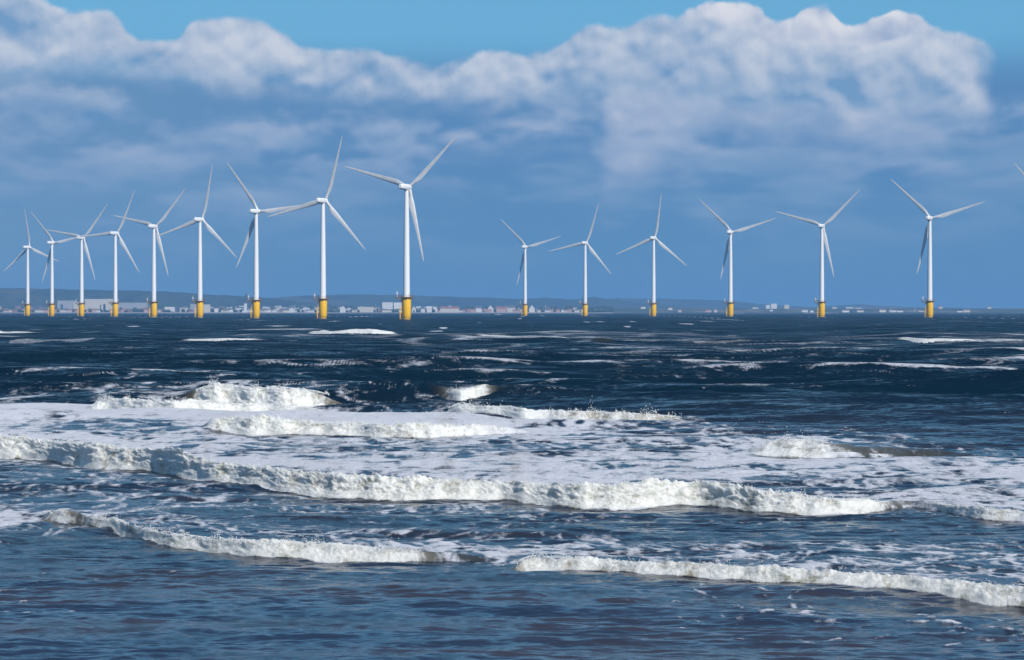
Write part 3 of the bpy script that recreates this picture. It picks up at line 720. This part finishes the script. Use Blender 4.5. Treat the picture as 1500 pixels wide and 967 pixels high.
# right-hand far town
for i, (a, b_, y, lab) in enumerate(((1122,1128,446.8,'small white block beside the brightest block on the faint hill'), (1129.5,1138,444.8,'brightest white block on the faint hill left of the fourteenth turbine'), (1149,1156,446.5,'pale block nearest the fourteenth turbine on the faint hill'), (1219,1226,450,'pale block just right of the fourteenth turbine'), (1239,1250,450,'white long block right of the fourteenth turbine'), (1252,1263,451,'cream long block second right of the fourteenth turbine'), (1306,1313,454.5,'white low block on the shore left of the fifteenth turbine'), (1314,1323,455,'long white low block on the shore, close left of fifteenth turbine'), (1402,1410,455.5,'white low block on the shore right of the fifteenth turbine'))):
    building(a, b_, y, 8400 if y < 452 else 7380, 'white' if 'white' in lab else 'cream', 'pale', 'flat', 'distant_block', lab, 'building')
# stack and masts
def lathe(name, prof, mat, parent=None, seg=16, loc=None, smooth=True, angle=35):
    vs_, fs_ = [], []
    for (r, z) in prof:
        for s in range(seg):
            a = 2*math.pi*s/seg; vs_.append((r*math.cos(a), r*math.sin(a), z))
    for i in range(len(prof)-1):
        for s in range(seg):
            s2 = (s+1) % seg; fs_.append((i*seg+s, i*seg+s2, (i+1)*seg+s2, (i+1)*seg+s))
    fs_.append(tuple(range(seg))[::-1]); fs_.append(tuple((len(prof)-1)*seg+s for s in range(seg)))
    o = mesh_obj(name, vs_, fs_, mat, parent, smooth)
    if smooth: o.data.set_sharp_from_angle(angle=R(angle))
    if loc: o.location = loc
    return o
zs = float(land_z(xof(360.5, 7500), 7500))
tag(lathe('chimney_stack', [(4.6, -2), (4.2, 6), (3.4, 24), (3.0, 44), (3.5, 46), (3.5, 49), (2.6, 55)], mw['dark'], loc=(xof(360.7, 7500), 7500, zs)),
    'tall dark blue stack rising alone left of the seventh turbine', 'chimney')
for (px, yt, lab) in ((799, 446.5, 'slim pale church spire beside the cream church right of the tenth turbine'), (1340, 450, 'thin pale mast on the far shore left of the fifteenth turbine'), (550.8, 447.5, 'thin pale mast at the right end of the long pale terrace'), (432, 446, 'thin pale mast beside the white hall left of the eighth turbine')):
    zz = float(land_z(xof(px, 7400), 7400)); hh = zof(yt, 7400)-zz
    tag(lathe('spire' if 'spire' in lab else 'mast', [(1.5, -1), (1.3, hh*0.5), (0.8, hh*0.8), (0.15, hh)] if 'spire' in lab else [(0.8, -1), (0.6, hh*0.6), (0.35, hh)], mw['white'], seg=8, loc=(xof(px, 7400), 7400, zz)), lab, 'church spire' if 'spire' in lab else 'mast')
# ordinary houses: one of each kind, copied
def proto(wall, roof, form):
    e = bpy.data.objects.new('house', None)
    hw, dep, h, zt = 5.5, 9, 6.2, 9.6
    w_ = box_mesh('wall', -hw, hw, 0, dep, -3, h, mw[wall], e)
    if form == 0:
        v = [(-hw-.4,-.4,h),(hw+.4,-.4,h),(hw+.4,dep+.4,h),(-hw-.4,dep+.4,h),(-hw-.4,dep/2,zt),(hw+.4,dep/2,zt)]; f = [(0,1,5,4),(2,3,4,5),(0,4,3),(1,2,5),(0,3,2,1)]
    else:
        v = [(-hw,-.4,h),(hw,-.4,h),(hw,dep+.4,h),(-hw,dep+.4,h),(0,-.4,zt),(0,dep+.4,zt)]; f = [(0,1,4),(1,2,5,4),(2,3,5),(3,0,4,5),(0,3,2,1)]
    r_ = mesh_obj('roof', v, f, mr[roof], e)
    return e, [w_, r_], wall
kinds = [proto(*a) for a in (('white','slate',0),('cream','slate',0),('pink','red',0),('brick','slate',0),('grey','pale',0),('white','pale',1),('pink','slate',1))]
used = [False]*len(kinds)
desc = {'white': 'white-walled', 'cream': 'cream-walled', 'pink': 'pink-walled', 'brick': 'red brick', 'grey': 'grey-walled'}
rr = random.Random(21)
roofn = ['slate-roofed','slate-roofed','red-roofed','slate-roofed','pale-roofed','pale gabled','gabled slate-roofed']
zones = [(-8,36,12,[3,1,6,2]),(44,74,13,[2,3,6,1]),(80,118,16,[2,2,3,1,6]),(126,166,9,[2,6,1]),(174,222,14,[2,1,3]),(230,290,12,[1,3,4]),(308,372,14,[4,1,0,3]),(381,470,48,[0,1,4,5,3]),(480,590,26,[4,1,3,6,0]),(604,765,44,[1,2,3,6,0,4]),(776,862,14,[1,2,0]),(930,1060,6,[1,6]),(1100,1450,12,[1,0])]
for (a, b_, cnt, ks) in zones:
    for q in range(cnt):
        px = a + (b_-a)*(q+rr.random())/cnt
        k = rr.choice(ks); d = rr.choice([7330, 7400, 7460, 7560, 7750, 8050, 8350])+rr.uniform(-15, 15)
        e, ch, wl = kinds[k]
        if not used[k]: used[k] = True; r_ = e; col.objects.link(e)
        else:
            r_ = e.copy(); col.objects.link(r_)
            for c_ in ch:
                cc = c_.copy(); col.objects.link(cc); cc.parent = r_
        x = xof(px, d); r_.location = (x, d, float(land_z(x, d)))
        r_.scale = (rr.uniform(0.8, 1.9), 1, rr.uniform(0.75, 1.15)); r_.rotation_euler = (0, 0, rr.uniform(-0.3, 0.3))
        lab = 'small %s %s house on far shore %s' % (desc[wl], roofn[k], where(px))
        tag(r_, lab, 'house', lab.replace('small ', '').replace('house', 'houses'))

# ------------------------------------------------------------------ wind turbines
m_white = paint('turbine_white', (0.80, 0.81, 0.82), 0.35, 0.06, 0.25, (0.74, 0.75, 0.76), (1, 1, 0.15))
m_blade = paint('blade_white', (0.70, 0.70, 0.70), 0.45, 0.08, 0.3, (0.60, 0.60, 0.60))
m_yel, n, b = new_mat('yellow_paint'); t = n.add('ShaderNodeTexCoord'); s_ = n.add('ShaderNodeSeparateXYZ'); n.put(s_.inputs[0], t.outputs['Object'])
yc = n.mix(n.ss(n.noise(n.vm('MULTIPLY', t.outputs['Object'], (1, 1, 0.2)), 1.2, 5, 0.6), 0.45, 0.75), (1.0, 0.57, 0.02, 1), (0.90, 0.45, 0.02, 1))
yc = n.mix(n.m('MULTIPLY', n.ss(s_.outputs[2], 0.2, 2.2, 1.0, 0.0), 0.7), yc, (0.16, 0.14, 0.06, 1))
n.put(b.inputs['Base Color'], yc); b.inputs['Roughness'].default_value = 0.4
m_rust = paint('platform_steel', (0.30, 0.15, 0.05), 0.6, 0.5, 0.8)
m_steel = paint('galvanised_steel', (0.62, 0.64, 0.66), 0.45, 0.15, 1.0)
ALPHA = R(25)
def bm_box(bm, x0, x1, y0, y1, z0, z1):
    r = bmesh.ops.create_cube(bm, size=1.0)
    for v in r['verts']:
        v.co = Vector(((v.co.x+.5)*(x1-x0)+x0, (v.co.y+.5)*(y1-y0)+y0, (v.co.z+.5)*(z1-z0)+z0))
def bm_tube(bm, p, q, r, seg=6):
    p, q = Vector(p), Vector(q); d = q-p
    mat = Matrix.Translation((p+q)/2) @ d.to_track_quat('Z', 'Y').to_matrix().to_4x4()
    bmesh.ops.create_cone(bm, cap_ends=True, segments=seg, radius1=r, radius2=r, depth=d.length, matrix=mat)
def blade_mesh():
    st = [(1.2,1.9,1.9,0),(2.5,1.9,1.9,0),(4.5,2.1,1.75,14),(7,2.9,1.25,14),(9.5,3.45,1.0,12.5),(12.5,3.35,0.85,10.5),(17,2.85,0.65,8),(23,2.3,0.48,5.5),(30,1.75,0.33,3.5),(37,1.3,0.22,2),(42,0.95,0.15,1),(45,0.6,0.09,0),(46.2,0.18,0.04,0)]
    vs_, fs_ = [], []; N = 20
    for (r, c, th, tw) in st:
        tw = R(tw+3); circ = max(0.0, min(1.0, (6.5-r)/4.0))
        for s in range(N):
            a = 2*math.pi*s/N
            # circle
            cz, cy = 0.5*c*math.cos(a), 0.5*th*math.sin(a)
            # airfoil: leading edge towards +z, thicker in the first third, sharp trailing edge
            u = 0.5*(1-math.cos(a)); pz = c*(0.30-u)
            t_ = 5*0.5*th*(0.2969*math.sqrt(u)-0.1260*u-0.3516*u*u+0.2843*u**3-0.1015*u**4)/0.5*0.98
            py = t_*(1 if math.sin(a) < 0 else -1)*-1
            z = cz*circ+pz*(1-circ); y = cy*circ+py*(1-circ)
            # twist: leading edge turns to the upwind (+y) side
            z2 = z*math.cos(tw)-y*math.sin(tw)*-1*-1; y2 = z*math.sin(tw)+y*math.cos(tw)
            bend = -0.0007*(max(r-5, 0))**2
            vs_.append((r, y2+bend, z2))
    for i in range(len(st)-1):
        for s in range(N):
            s2 = (s+1) % N; fs_.append((i*N+s, i*N+s2, (i+1)*N+s2, (i+1)*N+s))
    fs_.append(tuple(range(N))[::-1]); fs_.append(tuple((len(st)-1)*N+s for s in range(N)))
    return vs_, fs_
HUBZ = 80.0
root = bpy.data.objects.new('wind_turbine', None); col.objects.link(root)
# yellow foundation: monopile below, wider transition piece
lathe('monopile', [(2.35, -6), (2.35, 1.6)], m_yel, root, 28)
tp = lathe('transition_piece', [(2.62, 1.6), (2.72, 1.75), (2.72, 12.9), (2.5, 13.1), (2.5, 13.3)], m_yel, root, 28)
bm = bmesh.new()     # boat landing on the left
for yy in (-0.9, 0.9):
    bm_tube(bm, (-3.9, yy, -1.5), (-3.9, yy, 7.5), 0.22, 8)
    for zz in (0.8, 4.0, 7.3): bm_tube(bm, (-3.9, yy, zz), (-2.4, yy*0.8, zz), 0.15)
for k in range(24): bm_tube(bm, (-3.65, -0.35, 0.2+k*0.52), (-3.65, 0.35, 0.2+k*0.52), 0.04, 4)
for yy in (-0.35, 0.35): bm_tube(bm, (-3.65, yy, 0), (-3.65, yy, 12.9), 0.07, 6)
bm_obj('boat_landing', bm, m_yel, root)
bm = bmesh.new()
bmesh.ops.create_cone(bm, cap_ends=True, segments=28, radius1=3.9, radius2=3.9, depth=0.45, matrix=Matrix.Translation((0, 0, 13.5)))
bm_box(bm, -6.6, -2.5, -2.0, 2.0, 13.3, 13.7)
for a in range(8):
    t0 = a/8*6.283; bm_tube(bm, (2.6*math.cos(t0), 2.6*math.sin(t0), 11.6), (3.7*math.cos(t0), 3.7*math.sin(t0), 13.3), 0.14)
for yy in (-1.6, 1.6): bm_tube(bm, (-2.6, yy*0.7, 11.0), (-6.2, yy, 13.3), 0.18)
plat = bm_obj('platform', bm, m_rust, root)
bm = bmesh.new()
ring = [(3.8*math.cos(a), 3.8*math.sin(a)) for a in [R(x) for x in range(-150, 151, 20)]]
path = [(-6.5, -1.9)] + [p for p in ring] + [(-6.5, 1.9)]
path = [path[0]] + ring + [path[-1]]
for i, (x, y) in enumerate(path):
    bm_tube(bm, (x, y, 13.7), (x, y, 14.85), 0.06, 5)
    x2, y2 = path[(i+1) % len(path)]
    for zz in (14.25, 14.85): bm_tube(bm, (x, y, zz), (x2, y2, zz), 0.05, 5)
bm_obj('railing', bm, m_rust, plat)
bm = bmesh.new()
bm_tube(bm, (-5.6, -1.0, 13.7), (-5.6, -1.0, 17.4), 0.24, 8)
bm_tube(bm, (-5.6, -1.0, 17.2), (-4.6, -2.0, 18.4), 0.18, 8)
bm_box(bm, -6.0, -5.2, -1.4, -0.6, 15.2, 16.6)
bm_obj('davit_crane', bm, m_steel, root)
tower = lathe('tower', [(2.1, 13.7), (2.1, 14.0), (2.02, 14.05), (1.85, 35), (1.87, 35.02), (1.87, 35.3), (1.85, 35.32), (1.6, 57), (1.62, 57.02), (1.62, 57.3), (1.6, 57.32), (1.25, 77.9), (1.45, 78.0), (1.45, 78.4)], m_white, root, 32)
bm = bmesh.new(); bm_box(bm, -0.45, 0.45, -2.10, -1.9, 14.0, 16.2); dr = bm_obj('door', bm, m_steel, tower); dr.rotation_euler = (0, 0, R(60))
# nacelle, long axis along local +Y (rotor end), turned to ALPHA
bm = bmesh.new()
prof = [(-8.2, 0.85, 1.0), (-7.7, 1.35, 1.45), (-4, 1.65, 1.75), (0, 1.7, 1.85), (1.6, 1.55, 1.7), (2.0, 1.35, 1.4)]
N = 16; rings = []
for (yy, hx, hz) in prof:
    rg = []
    for s in range(N):
        a = 2*math.pi*s/N; ca, sa = math.cos(a), math.sin(a)
        ex = 0.55
        rg.append(bm.verts.new((hx*math.copysign(abs(ca)**ex, ca), yy, HUBZ+0.1+hz*math.copysign(abs(sa)**ex, sa))))
    rings.append(rg)
for i in range(len(rings)-1):
    for s in range(N): bm.faces.new((rings[i][s], rings[i][(s+1) % N], rings[i+1][(s+1) % N], rings[i+1][s]))
bm.faces.new(rings[0]); bm.faces.new(rings[-1][::-1])
bmesh.ops.recalc_face_normals(bm, faces=bm.faces)
nac = bm_obj('nacelle', bm, m_white, root, True, 40); nac.rotation_euler = (0, 0, -ALPHA)
bm = bmesh.new(); bm_tube(bm, (0.5, -7.2, 81.6), (0.5, -7.2, 83.4), 0.06); bm_tube(bm, (-0.5, -7.2, 81.6), (-0.5, -7.2, 83.0), 0.06); bm_tube(bm, (-0.8, -7.2, 82.6), (0.8, -7.2, 82.6), 0.05)
bm_obj('wind_vane', bm, m_steel, nac)
hub_off = 3.7
bm = bmesh.new()
hp = [(-1.7, 1.25), (-1.3, 1.5), (0.0, 1.65), (1.0, 1.45), (1.8, 0.95), (2.2, 0.35), (2.25, 0.02)]; rings = []
for (yy, r) in hp: rings.append([bm.verts.new((r*math.cos(2*math.pi*s/24), yy, r*math.sin(2*math.pi*s/24))) for s in range(24)])
for i in range(len(rings)-1):
    for s in range(24): bm.faces.new((rings[i][s], rings[i][(s+1) % 24], rings[i+1][(s+1) % 24], rings[i+1][s]))
bm.faces.new(rings[0]); bm.faces.new(rings[-1][::-1])
bmesh.ops.recalc_face_normals(bm, faces=bm.faces)
hub = bm_obj('hub', bm, m_white, root, True, 50)
hub.location = (math.sin(ALPHA)*hub_off, math.cos(ALPHA)*hub_off, HUBZ+0.2)
bv, bf = blade_mesh()
bl = mesh_obj('blade', bv, bf, m_blade, hub, True); bl.data.set_sharp_from_angle(angle=R(60))
bmx = bmesh.new(); bmx.from_mesh(bl.data); bmesh.ops.recalc_face_normals(bmx, faces=bmx.faces); bmx.to_mesh(bl.data); bmx.free()
blades = [bl]
for k in (1, 2):
    b2 = bl.copy(); col.objects.link(b2); b2.parent = hub; blades.append(b2)
for k, b_ in enumerate(blades): b_.rotation_euler = (0, -k*2*math.pi/3, 0)
def copy_tree(o, parent=None):
    kids = list(o.children); c_ = o.copy(); col.objects.link(c_); c_.parent = parent
    for k in kids: copy_tree(k, c_)
    return c_
# hub column, hub row, blade angle, label
TB = [(41.4,362.4,98,'leftmost and smallest white turbine of the left row'),
 (77,355.9,131,'second white turbine from the left, one blade pointing up left'),
 (120.5,348.6,49,'third white turbine from left, before the left end of the power station'),
 (170,342,64,'fourth white turbine from the left, at the right end of the power station'),
 (226.5,332,47,'fifth white turbine from left, one blade up right and one flat left'),
 (294,322,77,'sixth white turbine from the left, in front of the grey warehouse'),
 (376.5,310,126,'seventh white turbine from the left, with one dark shaded blade hanging left of its tower'),
 (474.5,294.3,73,'second tallest white turbine, eighth from the left, beside the tallest'),
 (597,274.3,43,'tallest and nearest white turbine, ninth from the left, before the wide gap'),
 (770,362,15,'smallest white turbine right of the wide gap, tenth from the left'),
 (858,356.2,71,'eleventh white turbine from the left, at the end of the pale far beach'),
 (958.3,349,81,'twelfth white turbine from the left, one blade straight up and two spread evenly down'),
 (1071,340.5,16,'thirteenth white turbine from the left, before the long blue ridge'),
 (1204.8,331.3,43,'fourteenth white turbine from left, second from right of the whole ones'),
 (1363,320,16,'fifteenth white turbine from left, rightmost one standing whole in view'),
 (1543,308,10,'sixteenth turbine beyond the right edge, only a blade tip showing')]
src_children = None
for i, (px, yh, th, lab) in enumerate(TB):
    d = (HUBZ-CH)*F/(YH-yh)
    t_ = root if i == 0 else copy_tree(root)
    t_.location = (xof(px, d)-0.6, d, 0)
    for c_ in t_.children:
        if c_.name.startswith('hub'): c_.rotation_euler = (0, -R(th), 0); c_.rotation_mode = 'XYZ'
    # rotor spins about the nacelle axis: spin first, then yaw
    for c_ in t_.children:
        if c_.name.startswith('hub'):
            q = Matrix.Rotation(-ALPHA, 3, 'Z') @ Matrix.Rotation(-R(th), 3, 'Y')
            c_.rotation_euler = q.to_euler()
    tag(t_, lab, 'wind turbine', 'offshore wind turbines standing in the sea')

# ------------------------------------------------------------------ haze over sea and land
HZ = 8.5e-5
v = [(x, y, z) for z in (-3.0, 150.0) for (x, y) in ((-8500, -250), (8500, -250), (8500, 16500), (-8500, 16500))]
f = [(0,3,2,1),(4,5,6,7),(0,1,5,4),(1,2,6,5),(2,3,7,6),(3,0,4,7)]
mh = bpy.data.materials.new('haze_air'); mh.use_nodes = True
N_ = NT(mh.node_tree); N_.n.clear()
pv = N_.add('ShaderNodeVolumePrincipled'); pv.inputs['Color'].default_value = (0.26, 0.55, 0.97, 1); pv.inputs['Density'].default_value = HZ; pv.inputs['Anisotropy'].default_value = 0.0
mo = N_.add('ShaderNodeOutputMaterial'); N_.l.new(pv.outputs[0], mo.inputs['Volume'])
tag(mesh_obj('haze', v, f, mh), 'thin blue sea haze', 'haze', kind='stuff')
